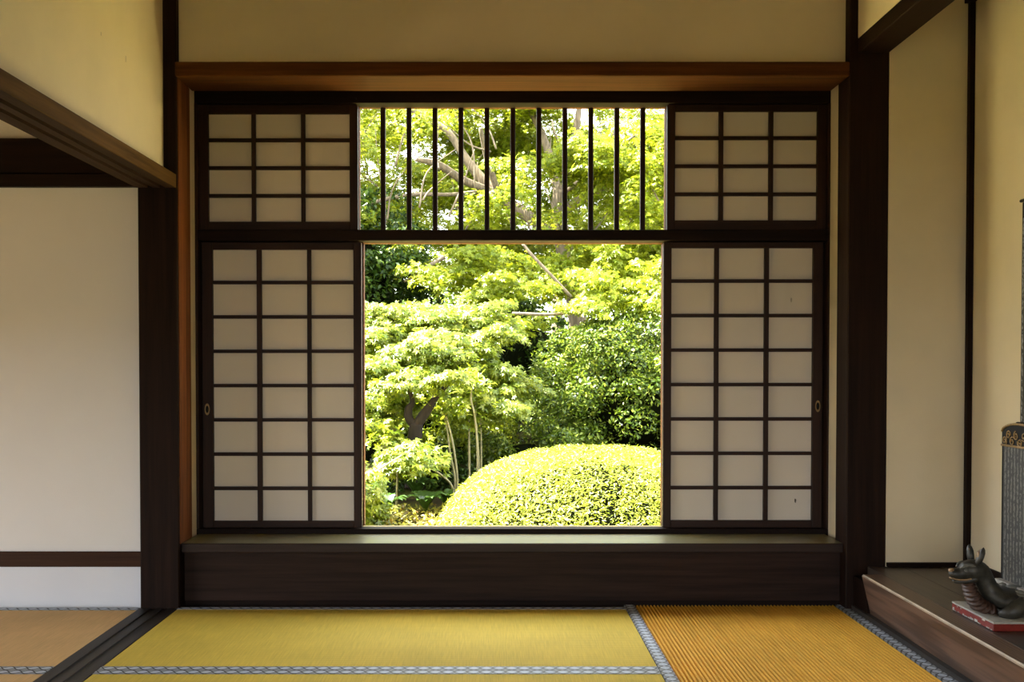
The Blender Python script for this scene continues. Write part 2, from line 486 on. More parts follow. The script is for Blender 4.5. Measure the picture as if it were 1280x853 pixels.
# alcove step: canted front board with a worn edge, top boards, black foot
al = empty('trim_alcove_step', (1.5, 2.0, 0), 'raised wooden alcove step along the right side', 'alcove step', kind='structure')
def local(o, parent):
    o.parent = parent
    o.matrix_parent_inverse = parent.matrix_basis.inverted() if False else Matrix.Translation(-Vector(parent.location))
    return o
o = extrude_profile('front_board', [(1.4752, 0.1700), (1.5100, 0.019), (1.556, 0.019), (1.556, 0.1700)], -1.0, 4.20, 'y', M['alcove_front'])
local(o, al)
o = extrude_profile('worn_edge', [(1.4752, 0.1702), (1.556, 0.1702), (1.556, 0.1770), (1.4810, 0.1770), (1.4752, 0.1735)], -1.0, 4.20, 'y', M['alcove_front'])
local(o, al)
o = extrude_profile('gilt_highlight', [(1.4744, 0.1716), (1.4752, 0.1700), (1.4755, 0.1740), (1.4816, 0.1774), (1.4800, 0.1782)], -1.0, 4.198, 'y', M['edge'])  # wear plus the chamfer's highlight, put into a pale colour
local(o, al); o['label'] = 'worn pale line with a painted highlight along the front edge'
xs = [1.5565, 1.70, 1.84, 1.9755]
for a, b in zip(xs, xs[1:]):
    o = box('plank', (a + 0.0006, b - 0.0006, -1.0, 4.368, 0.140, 0.177), M['alcove_top'], None, 0.0012)
    local(o, al)
o = box('foot_strip', (1.4885, 1.55, -1.0, 4.36, -0.05, 0.0185), M['track']); local(o, al)
o = box('back_fill', (1.556, 1.97, -1.0, 4.36, 0.02, 0.1398), M['track']); local(o, al)
o = box('end_block', (1.50, 1.70, 4.2105, 4.366, -0.05, 0.139), M['rail_y']); local(o, al)

# window joinery: outer frame round both openings and the barred transom
def child_box(parent, name, b, mat, bevel=0.0):
    return local(box(name, b, M[mat], None, bevel), parent)
win = empty('window_1', (0.09, 4.80, 0.28), 'open garden window with a square opening below a barred transom', 'window', kind='structure')
child_box(win, 'jamb', (-0.64, -0.579, 4.744, 4.79, 0.20, 1.562), 'header', 0.002)
child_box(win, 'jamb', (0.762, 0.82, 4.744, 4.79, 0.20, 1.562), 'header', 0.002)
child_box(win, 'jamb', (-0.64, -0.598, 4.744, 4.79, 1.608, 2.171), 'header', 0.002)
child_box(win, 'jamb', (0.773, 0.82, 4.744, 4.79, 1.608, 2.171), 'header', 0.002)
child_box(win, 'sill', (-0.579, 0.762, 4.744, 4.81, 0.20, 0.2785), 'header', 0.002)
child_box(win, 'lit_sill_strip', (-0.583, 0.7575, 4.715, 4.7435, 0.2896, 0.2912), 'lit_strip')  # added strip; daylight along the track top is put into its pale colour
child_box(win, 'transom_rail', (-0.64, 0.82, 4.744, 4.79, 1.562, 1.608), 'header', 0.002)
child_box(win, 'head_rail', (-0.64, 0.82, 4.744, 4.79, 2.171, 2.26), 'header', 0.002)
bar_me = box_mesh('bar', [(-0.011, 0.011, -0.011, 0.011, 1.609, 2.170)], 0.002)
bar_me.materials.append(M['stile'])
for i in range(11):
    o = link('bar', bar_me, None, None, (-0.4935 + i * 0.11680, 4.772, 0))
    local(o, win)
# unseen roof eave, added to keep sun out and bounce light indoors
ev = empty('trim_eave', (0, 4.9, 2.62), 'unseen roof eave of pale boards, added to shape the light, outside above the window', 'eave', kind='structure')
for i in range(3):
    local(box('board', (-3.2, 3.4, 4.885 + i * 0.155, 4.885 + i * 0.155 + 0.152, 2.62, 2.645), M['bounce_eave']), ev)
local(box('roof_deck', (-3.3, 3.5, 4.885, 5.36, 2.646, 2.72), M['rail_x']), ev)
struct(box('trim_sand_strip', (-4.0, 4.6, 4.885, 6.25, -0.40, -0.185), M['reflector']), 'unseen added strip of pale yellow sand along the house wall under the window', 'sand strip')  # unseen strip, added to bounce yellow sunlight up into the room

# nail head on the head board
nl = link('nail', blob_mesh('nail', (0, 0, 0), (0.004, 0.003, 0.004), 2), M['iron'], None, (-0.601, 4.659, 2.184))
tag(nl, 'small round nail head on the black head board above the barred transom', 'nail')

# ================================================================== SLIDING PAPER SCREENS
def shoji(label, X0, X1, Z0, Z1, px0, px1, pz0, pz1, vbars, rows, pull=None, marks=()):
    """frame X0..X1, Z0..Z1; paper field px0..px1, pz0..pz1; front face at y = 4.69"""
    Y = 4.69
    base = Vector(((X0 + X1) / 2, Y, Z0))
    r = empty('shoji_screen', base, label, 'screen', 'paper screens beside the window')
    bx = lambda n, b, m, bv=0.0015: local(box(n, b, M[m], None, bv), r)
    bx('stile', (X0, px0, Y, Y + 0.032, Z0, Z1), 'stile')
    bx('stile', (px1, X1, Y, Y + 0.032, Z0, Z1), 'stile')
    bx('rail', (px0, px1, Y + 0.002, Y + 0.032, pz1, Z1), 'srail')
    bx('rail', (px0, px1, Y + 0.002, Y + 0.032, Z0, pz0), 'srail')
    xb = [px0] + [v for ab in vbars for v in ab] + [px1]
    t = 0.0155
    ph = (pz1 - pz0 - (rows - 1) * t) / rows
    for a, b in vbars:
        bx('upright_bar', (a, b, Y + 0.004, Y + 0.020, pz0, pz1), 'stile', 0.0008)
    zs = []
    z = pz0
    for i in range(rows):
        zs.append((z, z + ph)); z += ph + t
    cols = [(xb[0], xb[1]), (xb[2], xb[3]), (xb[4], xb[5])]
    for i in range(rows - 1):
        me = box_mesh('cross_bar', [(c0, c1, Y + 0.0055, Y + 0.020, 0, t) for c0, c1 in cols], 0.0008)
        o = link('cross_bar', me, M['srail'], None, (0, 0, zs[i][1]))
        local(o, r)
    for c0, c1 in cols:
        pm = box_mesh('paper_pane', [(0, c1 - c0, 0, 0.0015, 0, ph)])
        pm.materials.append(M['paper'])
        for z0, z1 in zs:
            local(link('paper_pane', pm, None, None, (c0, Y + 0.0205, z0)), r)
    if pull:
        cx, cz = pull
        bm = bmesh.new()
        ri, ro, n = 0.62, 1.0, 20
        vs = []
        for rad, yy in ((1.0, 0.0), (1.0, -0.003), (0.68, -0.003), (0.62, -0.0008)):
            vs.append([bm.verts.new((cx + 0.011 * rad * math.cos(2 * PI * q / n), Y + yy, cz + 0.026 * rad * math.sin(2 * PI * q / n))) for q in range(n)])
        for a, b in zip(vs, vs[1:]):
            for q in range(n):
                bm.faces.new((a[q], a[(q + 1) % n], b[(q + 1) % n], b[q]))
        bmesh.ops.recalc_face_normals(bm, faces=bm.faces)
        me = bpy.data.meshes.new('finger_pull'); bm.to_mesh(me); bm.free()
        fp = local(link('finger_pull', me, M['brass']), r)
        fp['label'] = 'oval brass finger pull'
        cup = link('cup', blob_mesh('cup', (cx, Y - 0.0002, cz), (0.0072, 0.0008, 0.0165), 2), M['iron'])
        cup.parent = fp
    for mx_, mz, w, h, mat in marks:
        me = blob_mesh('paper_mark', (mx_, Y + 0.0203, mz), (w, 0.0005, h), 2, 0.5, 2.5, 3)
        o = local(link('paper_mark', me, M[mat]), r)
        o['label'] = 'small stain on the paper' if mat == 'stain' else 'small dark tear in the paper'
    return r

shoji('large paper screen left of the open window, eight rows of panes', -1.2909, -0.5832, 0.2900, 1.5595, -1.2447, -0.6188, 0.3190, 1.5275,
      [(-1.0491, -1.0277), (-0.8250, -0.8073)], 8, (-1.270, 0.818))
shoji('large paper screen right of the open window, with a small tear at its bottom right', 0.7575, 1.4651, 0.2900, 1.5595, 0.7930, 1.4225, 0.3215, 1.5345,
      [(0.9851, 1.0046), (1.2073, 1.2269)], 8, (1.445, 0.832), [(1.3306, 1.305, 0.0035, 0.011, 'stain'), (1.3538, 0.4075, 0.004, 0.010, 'torn')])
shoji('small paper screen left of the barred transom, four rows of panes', -1.2995, -0.5983, 1.6125, 2.1660, -1.2604, -0.6337, 1.6510, 2.1275,
      [(-1.0692, -1.0515), (-0.8497, -0.8320)], 4)
shoji('small paper screen right of the barred transom, four rows of panes', 0.7718, 1.4770, 1.6125, 2.1660, 0.8072, 1.4374, 1.6570, 2.1380,
      [(1.0019, 1.0214), (1.2232, 1.2427)], 4)

# ================================================================== TATAMI MATS
def mat_long(label, x0, x1, y0, y1, rushm, front_end=True):
    r = empty('tatami_mat', ((x0 + x1) / 2, (y0 + y1) / 2, -0.055), label, 'straw mat', 'straw mats on the floor')
    local(box('rush_top', (x0, x1, y0, y1, -0.055, 0.0), M[rushm], None, 0.003), r)
    for a, b in ((y0, y0 + 0.042), (y1 - 0.042, y1)):
        o = ribbon('edge_ribbon', x0 + 0.001, x1 - 0.001, a, b, -0.02, 0.0015, 'x', M['brocade'], None)
        local(o, r)
    return r
def mat_ribbed(label, x0, x1, y0, y1):
    r = empty('tatami_mat', ((x0 + x1) / 2, (y0 + y1) / 2, -0.055), label, 'straw mat', 'straw mats on the floor')
    pts = [(x0, -0.055)]
    pitch = 0.0145
    n = int((x1 - x0) / pitch)
    for i in range(n + 1):                       # rounded ribs of rush with a narrow deep furrow between them
        for q, z in ((0.0, -0.013), (0.36, -0.013), (0.40, -0.003), (0.55, -0.0003), (0.68, 0.0), (0.82, -0.0004), (0.96, -0.003)):
            x = x0 + 0.002 + (i + q) * pitch
            if x < x1 - 0.001:
                pts.append((x, z))
    pts += [(x1, -0.0085), (x1, -0.055)]
    o = extrude_profile('rush_top', pts[::-1], y0, y1, 'y', M['rush_y'], None, False)
    local(o, r)
    for a, b in ((x0, x0 + 0.043), (x1 - 0.041, x1)):
        local(ribbon('edge_ribbon', a, b, y0 + 0.001, y1 - 0.001, -0.02, 0.0015, 'y', M['brocade'], None), r)
    return r
mat_long('straw mat lying along the foot of the window panel, glowing yellow', -1.313, 0.5535, 3.482, 4.400, 'rush_x')
mat_long('straw mat in the foreground, only its far strip in view', -1.313, 0.5535, 2.562, 3.480, 'rush_x')
mat_ribbed('coarsely ribbed orange straw mat at right with pale ribbons', 0.5545, 1.4875, 2.562, 4.440)
mat_long('straw mat at far left against the white wall of the next room', -3.35, -1.472, 3.482, 4.385, 'rush_left')
mat_long('straw mat in the bottom left corner beyond the black threshold', -3.35, -1.472, 2.562, 3.480, 'rush_left')

# ================================================================== ALCOVE THINGS
pl = empty('plinth', (1.75, 3.44, 0.177), 'red lacquered plinth board with flaking white paint under the statue', 'plinth')
local(box('board', (1.570, 1.955, 3.292, 3.592, 0.1775, 0.2005), M['red'], None, 0.002), pl)
o = local(box('painted_top', (1.5695, 1.9555, 3.2915, 3.5925, 0.2006, 0.2065), M['chalk'], None, 0.001), pl)
o['label'] = 'greyish white painted top'
rng = random.Random(4)
bm = bmesh.new()
yy = 3.30
while yy < 3.585:                      # flaked white remains along the end face
    w = rng.uniform(0.006, 0.022); h = rng.uniform(0.003, 0.011)
    z0 = 0.1785 if rng.random() < 0.7 else 0.195
    g = bmesh.ops.create_cube(bm, size=1.0)
    for v in g['verts']:
        v.co = Vector((1.5692 + v.co.x * 0.0012, yy + w / 2 + v.co.y * w, z0 + h / 2 + v.co.z * h * (1 if v.co.y > 0 else rng.uniform(0.5, 1))))
    yy += w + rng.uniform(0.0, 0.012)
me = bpy.data.meshes.new('paint_flakes'); bm.to_mesh(me); bm.free()
o = local(link('paint_flakes', me, M['chalk']), pl); o['kind'] = 'stuff'; o['label'] = 'flaking white paint on the end of the board'

st = empty('beast_statue', (1.70, 3.445, 0.2065), 'dark carved beast with pricked ears bearing an inscribed tablet on its back', 'statue')
Yc = 3.445
body = [(1.4965, .331, .009, .008), (1.501, .331, .016, .013), (1.512, .331, .020, .017), (1.528, .331, .022, .019), (1.542, .335, .028, .025),
        (1.556, .341, .035, .031), (1.576, .343, .038, .034), (1.596, .333, .035, .034), (1.612, .308, .034, .030), (1.627, .280, .040, .031),
        (1.652, .254, .070, .036), (1.700, .246, .098, .040), (1.780, .247, .108, .041), (1.860, .244, .098, .038), (1.915, .238, .06, .03), (1.945, .234, .02, .015)]
o = link('body', loft_mesh('body', smooth_path([(x, Yc, z, a, b) for x, z, a, b in body], 4), 20), M['bronze']); local(o, st)
jaw = [(1.5085, .308, .008, .004), (1.515, .306, .013, .007), (1.532, .306, .017, .009), (1.553, .309, .022, .013), (1.575, .316, .026, .018), (1.59, .322, .02, .02)]
o = link('lower_jaw', loft_mesh('lower_jaw', smooth_path([(x, Yc, z, a, b) for x, z, a, b in jaw], 4), 14), M['bronze']); local(o, st)
o = link('lip', loft_mesh('lip', smooth_path([(1.556, Yc - .029, .319, .0025), (1.54, Yc - .025, .3145, .003), (1.52, Yc - .0195, .3135, .003), (1.506, Yc - .013, .3155, .003), (1.499, Yc, .3165, .0035),
     (1.506, Yc + .013, .3155, .003), (1.52, Yc + .0195, .3135, .003), (1.54, Yc + .025, .3145, .003)], 4), 8), M['ochre']); local(o, st)
o['label'] = 'worn ochre lips'
o = link('nose', loft_mesh('nose', smooth_path([(1.4955, Yc, .337, .006, .004), (1.499, Yc, .340, .013, .006), (1.506, Yc, .342, .012, .006), (1.514, Yc, .343, .006, .004)], 3), 12), M['ochre']); local(o, st)
for s in (-1, 1):
    o = link('eye', blob_mesh('eye', (1.541, Yc + s * .026, .346), (.008, .006, .006), 2), M['shell']); local(o, st)
    o = link('brow', loft_mesh('brow', smooth_path([(1.526, Yc + s * .016, .350, .003), (1.537, Yc + s * .022, .358, .006), (1.552, Yc + s * .027, .362, .006), (1.568, Yc + s * .030, .358, .003)], 4), 10), M['shell']); local(o, st)
    # pricked ear: a leaf-shaped cup
    bm = bmesh.new()
    prof = [(0, .008), (.15, .014), (.4, .0185), (.65, .016), (.85, .009), (1.0, .0008)]
    rows_ = []
    b0 = Vector((1.578, Yc + s * .024, .364)); tip = Vector((1.584 - .008 * s, Yc + s * .034, .422)); ax = tip - b0
    for t, w in prof:
        c = b0 + ax * t
        rows_.append([bm.verts.new(c + Vector((-.25 * w * 0 + .010 * math.cos(a) * min(1, w / .012) * (1 if True else 0), s * 0, 0)) + Vector((0, w * math.sin(a), 0))) for a in [q * 2 * PI / 12 for q in range(12)]])
    for a, b in zip(rows_, rows_[1:]):
        for q in range(12):
            bm.faces.new((a[q], a[(q + 1) % 12], b[(q + 1) % 12], b[q]))
    bm.faces.new(rows_[0][::-1]); bm.faces.new(rows_[-1])
    bmesh.ops.recalc_face_normals(bm, faces=bm.faces)
    for f in bm.faces: f.smooth = True
    me = bpy.data.meshes.new('ear'); bm.to_mesh(me); bm.free()
    o = link('ear', me, M['bronze']); local(o, st)
    e2 = link('ear_hollow', blob_mesh('ear_hollow', (1.5745 - .003 * s, Yc + s * .027, .390), (.0035, .0105, .021), 2), M['ochre'])
    e2.parent = o; e2.matrix_parent_inverse = Matrix.Identity(4)
    # folded legs
    o = link('leg', loft_mesh('leg', smooth_path([(1.70, Yc + s * .085, .243, .03), (1.665, Yc + s * .098, .232, .027), (1.640, Yc + s * .095, .222, .020), (1.625, Yc + s * .080, .2165, .012)], 4), 12), M['bronze']); local(o, st)
    o = link('leg', loft_mesh('leg', smooth_path([(1.87, Yc + s * .085, .24, .03), (1.845, Yc + s * .105, .232, .027), (1.82, Yc + s * .108, .222, .018), (1.80, Yc + s * .105, .217, .012)], 4), 12), M['bronze']); local(o, st)
# ribbed throat
thr = [(1.556, .302), (1.562, .285), (1.570, .262), (1.583, .240), (1.603, .222), (1.63, .212)]
path = smooth_path([(x, Yc, z, .024 + .006 * i, .016 + .0018 * i) for i, (x, z) in enumerate(thr)], 9)
path = [(x, y, z, a * (1 + .10 * math.sin(i * 1.25)), b * (1 + .22 * math.sin(i * 1.25))) for i, (x, y, z, a, b) in enumerate(path)]
o = link('ribbed_throat', loft_mesh('ribbed_throat', path, 16), M['throat']); local(o, st); o['label'] = 'reddish brown ribbed throat'
# shell with raised plates
o = link('shell', blob_mesh('shell', (1.800, Yc, .258), (.160, .122, .036), 4, 0.05, 9, 2), M['shell']); local(o, st); o['label'] = 'worn grey shell'
sh = o
for i, (dx, dy) in enumerate([(-.09, 0), (-.02, .055), (-.02, -.055), (-.085, -.06), (-.085, .06), (.05, -.07), (.05, .07)]):
    zc = .258 + .036 * math.sqrt(max(0, 1 - (dx / .15) ** 2 - (dy / .122) ** 2))
    q = link('shell_plate', blob_mesh('shell_plate', (1.80 + dx, Yc + dy, zc), (.026, .026, .006), 2, 0.2, 3, i), M['shell']); q.parent = sh
# inscribed tablet with arched carved crest
tb = extrude_profile('tablet', [(Yc - .117, .283), (Yc + .123, .283), (Yc + .123, .742), (Yc - .117, .742)], 1.7275, 1.757, 'x', M['stele']); local(tb, st); tb['label'] = 'tall grey tablet covered in worn characters'
for s0, s1 in ((Yc + .120, Yc + .1265), (Yc - .1205, Yc - .114)):
    q = box('tablet_border', (1.7262, 1.7575, s0, s1, .283, .742), M['iron']); q.parent = tb
arc = [(Yc - .1205, .742), (Yc + .1265, .742)] + [(Yc + .003 + .1235 * math.cos(a), .792 + .030 * math.sin(a)) for a in [q * PI / 14 for q in range(15)]]
cr = extrude_profile('crest', arc, 1.7255, 1.759, 'x', M['iron']); local(cr, st); cr['label'] = 'arched crest carved with gilded coils'
edge = smooth_path([(1.7240, Yc + .003 + .120 * math.cos(a), .790 + .029 * math.sin(a), .0042) for a in [q * PI / 10 for q in range(11)]], 3)
q = link('crest_rim', loft_mesh('crest_rim', edge, 8), M['gilt']); q.parent = cr
q = link('crest_rim', loft_mesh('crest_rim', [(1.7240, Yc - .119, .744, .004), (1.7240, Yc + .125, .744, .004)], 8), M['gilt']); q.parent = cr
rng = random.Random(9)
for i in range(9):                       # carved coils
    cy = Yc - .10 + i * .0255; cz = .770 + .010 * ((i % 2) * 2 - 1)
    coil = [(1.7235, cy + (.004 + .0011 * t) * math.cos(t * .8 + i), cz + (.004 + .0011 * t) * math.sin(t * .8 + i), .0022) for t in range(12)]
    q = link('carved_coil', loft_mesh('carved_coil', coil, 6), M['gilt']); q.parent = cr
q = box('tablet_socket', (1.705, 1.782, Yc - .125, Yc + .131, .276, .2895), M['chalk'], None, 0.003); local(q, st); q['label'] = 'pale socket holding the tablet'

hs = empty('hanging_scroll', (1.968, 3.74, 0.786), 'black ink rubbing with white characters hanging on the alcove wall', 'scroll')
local(box('rubbing', (1.9695, 1.9735, 3.50, 3.937, 0.80, 1.56), M['rubbing']), hs)
local(box('mount', (1.9738, 1.9755, 3.485, 3.945, 0.79, 1.62), M['iron']), hs)
local(link('roller', loft_mesh('roller', [(1.964, 3.475, 0.793, .009), (1.964, 3.945, 0.793, .009)], 12), M['iron']), hs)
local(link('top_rod', loft_mesh('top_rod', [(1.968, 3.48, 1.625, .006), (1.968, 3.945, 1.625, .006)], 10), M['iron']), hs)
LEFT_MAPLE_SPRAYS = [(-0.82, 9.7, 1.49, 0.456, 0.096), (-0.42, 9.9, 1.56, 0.525, 0.098), (-0.03, 10.1, 1.48, 0.383, 0.1), (-0.96, 9.3, 1.24, 0.338, 0.092), (-0.54, 9.3, 1.26, 0.458, 0.099), (-0.12, 9.6, 1.29, 0.4, 0.095), (-0.85, 8.9, 1.0, 0.371, 0.088), (-0.42, 9.0, 1.05, 0.409, 0.089), (-0.06, 9.3, 0.98, 0.282, 0.092), (-0.9, 8.6, 0.74, 0.274, 0.072), (-0.53, 9.2, 0.87, 0.384, 0.077), (-0.17, 9.3, 0.77, 0.317, 0.078), (-0.92, 8.4, 0.54, 0.223, 0.07), (0.06, 9.1, 0.69, 0.29, 0.076), (0.33, 9.4, 0.84, 0.321, 0.086)]
TALL_MAPLE_SPRAYS = [(-0.63, 11.8, 2.11, 0.537, 0.134), (-0.1, 11.8, 2.2, 0.537, 0.134), (0.2, 11.2, 1.86, 0.467, 0.119), (0.67, 12.0, 2.04, 0.409, 0.136), (1.21, 10.7, 1.9, 0.446, 0.105), (1.47, 10.3, 1.68, 0.351, 0.117), (0.95, 10.5, 1.68, 0.398, 0.096), (0.83, 12.4, 2.32, 0.564, 0.132), (1.56, 12.2, 2.3, 0.555, 0.129), (1.77, 11.2, 2.05, 0.34, 0.136), (0.3, 10.9, 1.52, 0.289, 0.083), (-0.14, 11.2, 1.82, 0.34, 0.085), (1.86, 10.5, 1.79, 0.318, 0.119), (-0.89, 12.2, 2.33, 0.416, 0.129)]
TALL_MAPLE_LIMBS = [[(1.09, 13.5, -0.04, 0.133), (1.15, 13.5, 0.89, 0.123), (1.08, 13.5, 1.6, 0.118), (1.01, 13.5, 2.11, 0.113), (0.89, 13.5, 2.62, 0.107), (0.84, 13.5, 3.01, 0.097), (0.86, 13.5, 3.25, 0.092)], [(0.86, 13.5, 3.23, 0.072), (0.79, 13.62, 3.4, 0.061), (0.74, 13.74, 3.71, 0.056), (0.64, 13.86, 4.06, 0.046), (0.51, 13.98, 4.36, 0.041), (0.38, 14.1, 4.76, 0.031)], [(0.88, 13.5, 3.25, 0.067), (0.95, 13.4, 3.47, 0.061), (1.0, 13.3, 3.75, 0.051), (1.05, 13.2, 4.03, 0.041), (1.09, 13.1, 4.45, 0.026)], [(0.88, 13.5, 3.21, 0.026), (0.96, 13.25, 3.23, 0.026), (1.2, 13.0, 3.4, 0.026), (1.44, 12.75, 3.59, 0.02), (1.69, 12.5, 3.74, 0.015)], [(0.89, 13.5, 2.62, 0.077), (0.45, 13.54, 2.93, 0.077), (0.06, 13.59, 3.22, 0.072), (-0.16, 13.63, 3.44, 0.067), (-0.37, 13.67, 3.72, 0.056), (-0.58, 13.71, 4.04, 0.046), (-0.89, 13.76, 4.25, 0.041), (-1.21, 13.8, 4.44, 0.036)], [(0.08, 13.5, 3.18, 0.046), (-0.02, 13.33, 3.46, 0.041), (-0.09, 13.17, 3.67, 0.036), (-0.15, 13.0, 3.93, 0.026)], [(0.06, 13.5, 3.21, 0.051), (-0.36, 13.23, 3.33, 0.051), (-0.67, 12.97, 3.48, 0.046), (-0.92, 12.7, 3.49, 0.026)], [(-0.06, 13.5, 3.25, 0.026), (-0.52, 13.38, 3.18, 0.026), (-0.96, 13.25, 3.16, 0.026), (-1.33, 13.12, 3.08, 0.026), (-1.73, 13.0, 2.93, 0.02)], [(0.92, 13.5, 3.01, 0.067), (1.22, 13.54, 3.18, 0.072), (1.37, 13.58, 3.25, 0.082), (1.45, 13.62, 3.5, 0.067), (1.51, 13.66, 3.77, 0.046), (1.64, 13.7, 4.19, 0.031)], [(0.31, 11.2, 2.31, 0.013), (0.44, 11.2, 2.16, 0.017), (0.64, 11.2, 1.95, 0.017), (0.83, 11.2, 1.74, 0.021)], [(1.17, 10.4, 1.63, 0.016), (0.86, 10.4, 1.56, 0.02), (0.58, 10.4, 1.52, 0.016), (0.19, 10.4, 1.53, 0.016)], [(-0.54, 11.9, 2.24, 0.023), (-0.73, 11.9, 2.13, 0.027), (-0.86, 11.9, 2.04, 0.018), (-1.0, 11.9, 1.96, 0.014)]]
LEFT_MAPLE_LIMBS = [[(-0.65, 8.4, 0.04, 0.054), (-0.64, 8.4, 0.3, 0.054), (-0.62, 8.4, 0.46, 0.057), (-0.61, 8.4, 0.55, 0.054)], [(-0.61, 8.4, 0.53, 0.041), (-0.56, 8.4, 0.61, 0.041), (-0.5, 8.4, 0.69, 0.035), (-0.43, 8.4, 0.79, 0.022), (-0.29, 8.4, 0.93, 0.016)], [(-0.62, 8.4, 0.53, 0.038), (-0.67, 8.4, 0.6, 0.035), (-0.67, 8.4, 0.67, 0.032), (-0.64, 8.4, 0.74, 0.019), (-0.71, 8.4, 0.93, 0.016)]]
SECOND_TRUNK = [(-0.83, 9.2, 0.02, 0.045), (-0.84, 9.2, 0.26, 0.045), (-0.85, 9.2, 0.44, 0.042), (-0.87, 9.2, 0.63, 0.035)]
SHOOTS = [[(-0.17, 8.7, 0.89, 0.01), (-0.18, 8.7, 0.73, 0.01), (-0.15, 8.7, 0.6, 0.01), (-0.13, 8.7, 0.34, 0.007)], [(-0.31, 8.6, 0.11, 0.01), (-0.35, 8.6, 0.31, 0.01), (-0.37, 8.6, 0.47, 0.007), (-0.42, 8.6, 0.7, 0.007)], [(-0.29, 8.6, 0.1, 0.01), (-0.31, 8.6, 0.28, 0.01), (-0.34, 8.6, 0.44, 0.01), (-0.4, 8.6, 0.67, 0.007)], [(-0.2, 8.9, 0.12, 0.013), (-0.2, 8.9, 0.35, 0.01), (-0.2, 8.9, 0.56, 0.007)], [(-0.12, 8.9, 0.19, 0.01), (-0.13, 8.9, 0.39, 0.01), (-0.15, 8.9, 0.73, 0.007)], [(-0.1, 9.0, 0.19, 0.01), (-0.1, 9.0, 0.42, 0.007), (-0.11, 9.0, 0.66, 0.007)], [(-0.32, 8.3, 0.06, 0.009), (-0.43, 8.3, 0.17, 0.009), (-0.54, 8.3, 0.23, 0.009), (-0.68, 8.3, 0.25, 0.009)], [(-0.86, 8.3, 0.06, 0.006), (-0.79, 8.3, 0.15, 0.009), (-0.75, 8.3, 0.2, 0.009), (-0.67, 8.3, 0.24, 0.009)], [(-0.75, 8.2, 0.3, 0.009), (-0.83, 8.2, 0.39, 0.009), (-0.89, 8.2, 0.48, 0.006)]]

# ================================================================== THE GARDEN
G = np.random.default_rng(11)

def gz(x, y):
    return -0.30 + 0.07 * (y - 5.0)

TEMPLATES = {
    'oval': (np.array([(0, 0, 0), (.45, .24, .07), (1, 0, -.04), (.45, -.24, .07)]), [(0, 1, 2), (0, 2, 3)]),
    'slim': (np.array([(0, 0, 0), (.5, .14, .05), (1, 0, -.10), (.5, -.14, .05)]), [(0, 1, 2), (0, 2, 3)]),
}
def _maple():
    v = [(0, 0, 0)]; f = []
    for a, L in ((-100, .62), (-48, .9), (0, 1.0), (48, .9), (100, .62)):
        c, s = math.cos(R(a)), math.sin(R(a))
        i = len(v)
        w = .17
        v += [(c * L * .45 - s * w, s * L * .45 + c * w, .03), (c * L, s * L, -.12), (c * L * .45 + s * w, s * L * .45 - c * w, .03)]
        f += [(0, i + 2, i + 1), (0, i + 1, i)]
    return np.array(v), f
TEMPLATES['maple'] = _maple()

def leaves(name, P, N, size, kind, mat, parent=None, tang=None, jit=0.35):
    """one leaf per point: P (n,3) places, N (n,3) facing; real separate leaf blades in one mesh"""
    T, F = TEMPLATES[kind]
    n = len(P); kv = len(T)
    N = N / np.linalg.norm(N, axis=1, keepdims=True)
    t = G.normal(size=(n, 3)) if tang is None else tang + G.normal(size=(n, 3)) * 0.5
    t -= N * np.sum(t * N, axis=1, keepdims=True)
    t /= np.linalg.norm(t, axis=1, keepdims=True) + 1e-9
    b = np.cross(N, t)
    s = (size * (1 + jit * G.uniform(-1, 1, n)))[:, None, None]
    V = P[:, None, :] + s * (T[None, :, 0:1] * t[:, None, :] + T[None, :, 1:2] * b[:, None, :] + T[None, :, 2:3] * N[:, None, :])
    V = V.reshape(-1, 3)
    F = np.array(F, dtype=np.int64)
    FF = (F[None] + (np.arange(n) * kv)[:, None, None]).reshape(-1)
    me = bpy.data.meshes.new(name)
    me.vertices.add(len(V)); me.vertices.foreach_set('co', V.astype(np.float32).ravel())
    me.loops.add(len(FF)); me.loops.foreach_set('vertex_index', FF.astype(np.int32))
    nf = len(FF) // 3
    me.polygons.add(nf); me.polygons.foreach_set('loop_start', np.arange(0, nf * 3, 3, dtype=np.int32))
    me.update(calc_edges=True)
    o = link(name, me, mat, parent)
    o['kind'] = 'stuff'
    return o

def shell_points(n, c, r, lump=0.12, lumps=14, zmin=None, depth=0.12, square=1.0):
    """points on the lumpy skin of an ellipsoid, with their outward facing"""
    d = G.normal(size=(n, 3)); d /= np.linalg.norm(d, axis=1, keepdims=True)
    k = np.ones(n)
    for _ in range(lumps):
        q = G.normal(size=3); q /= np.linalg.norm(q)
        k += lump * np.exp(-(1 - d @ q) * 14)
    k += 1 - k.mean()
    k -= G.random(n) ** 2 * depth
    q = np.sign(d) * np.abs(d) ** square
    P = np.array(c) + q * np.array(r) * k[:, None]
    N = d / np.array(r); N /= np.linalg.norm(N, axis=1, keepdims=True)
    if zmin is not None:
        keep = P[:, 2] > zmin
        P, N = P[keep], N[keep]
    return P, N

def clump_points(n, c, r, clumps, cr, square=1.0):
    """a crown built of rounded clumps sitting on an ellipsoid: points on the clumps' skins"""
    d = G.normal(size=(clumps, 3)); d /= np.linalg.norm(d, axis=1, keepdims=True)
    C = np.array(c) + d * np.array(r) * G.uniform(0.72, 0.98, clumps)[:, None]
    R_ = cr * G.uniform(0.6, 1.25, clumps)
    i = G.integers(0, clumps, n)
    inner = G.random(n) < 0.18
    e = G.normal(size=(n, 3)) + d[i] * 0.5 + np.array([0, 0, 0.35]); e /= np.linalg.norm(e, axis=1, keepdims=True)
    P = C[i] + e * (R_[i] * (1 - 0.3 * G.random(n) ** 2))[:, None] * np.array([1.15, 1.0, 0.8])
    P[inner] = np.array(c) + (P[inner] - np.array(c)) * G.uniform(0.55, 0.8, inner.sum())[:, None]      # leaves deeper inside
    return P, e

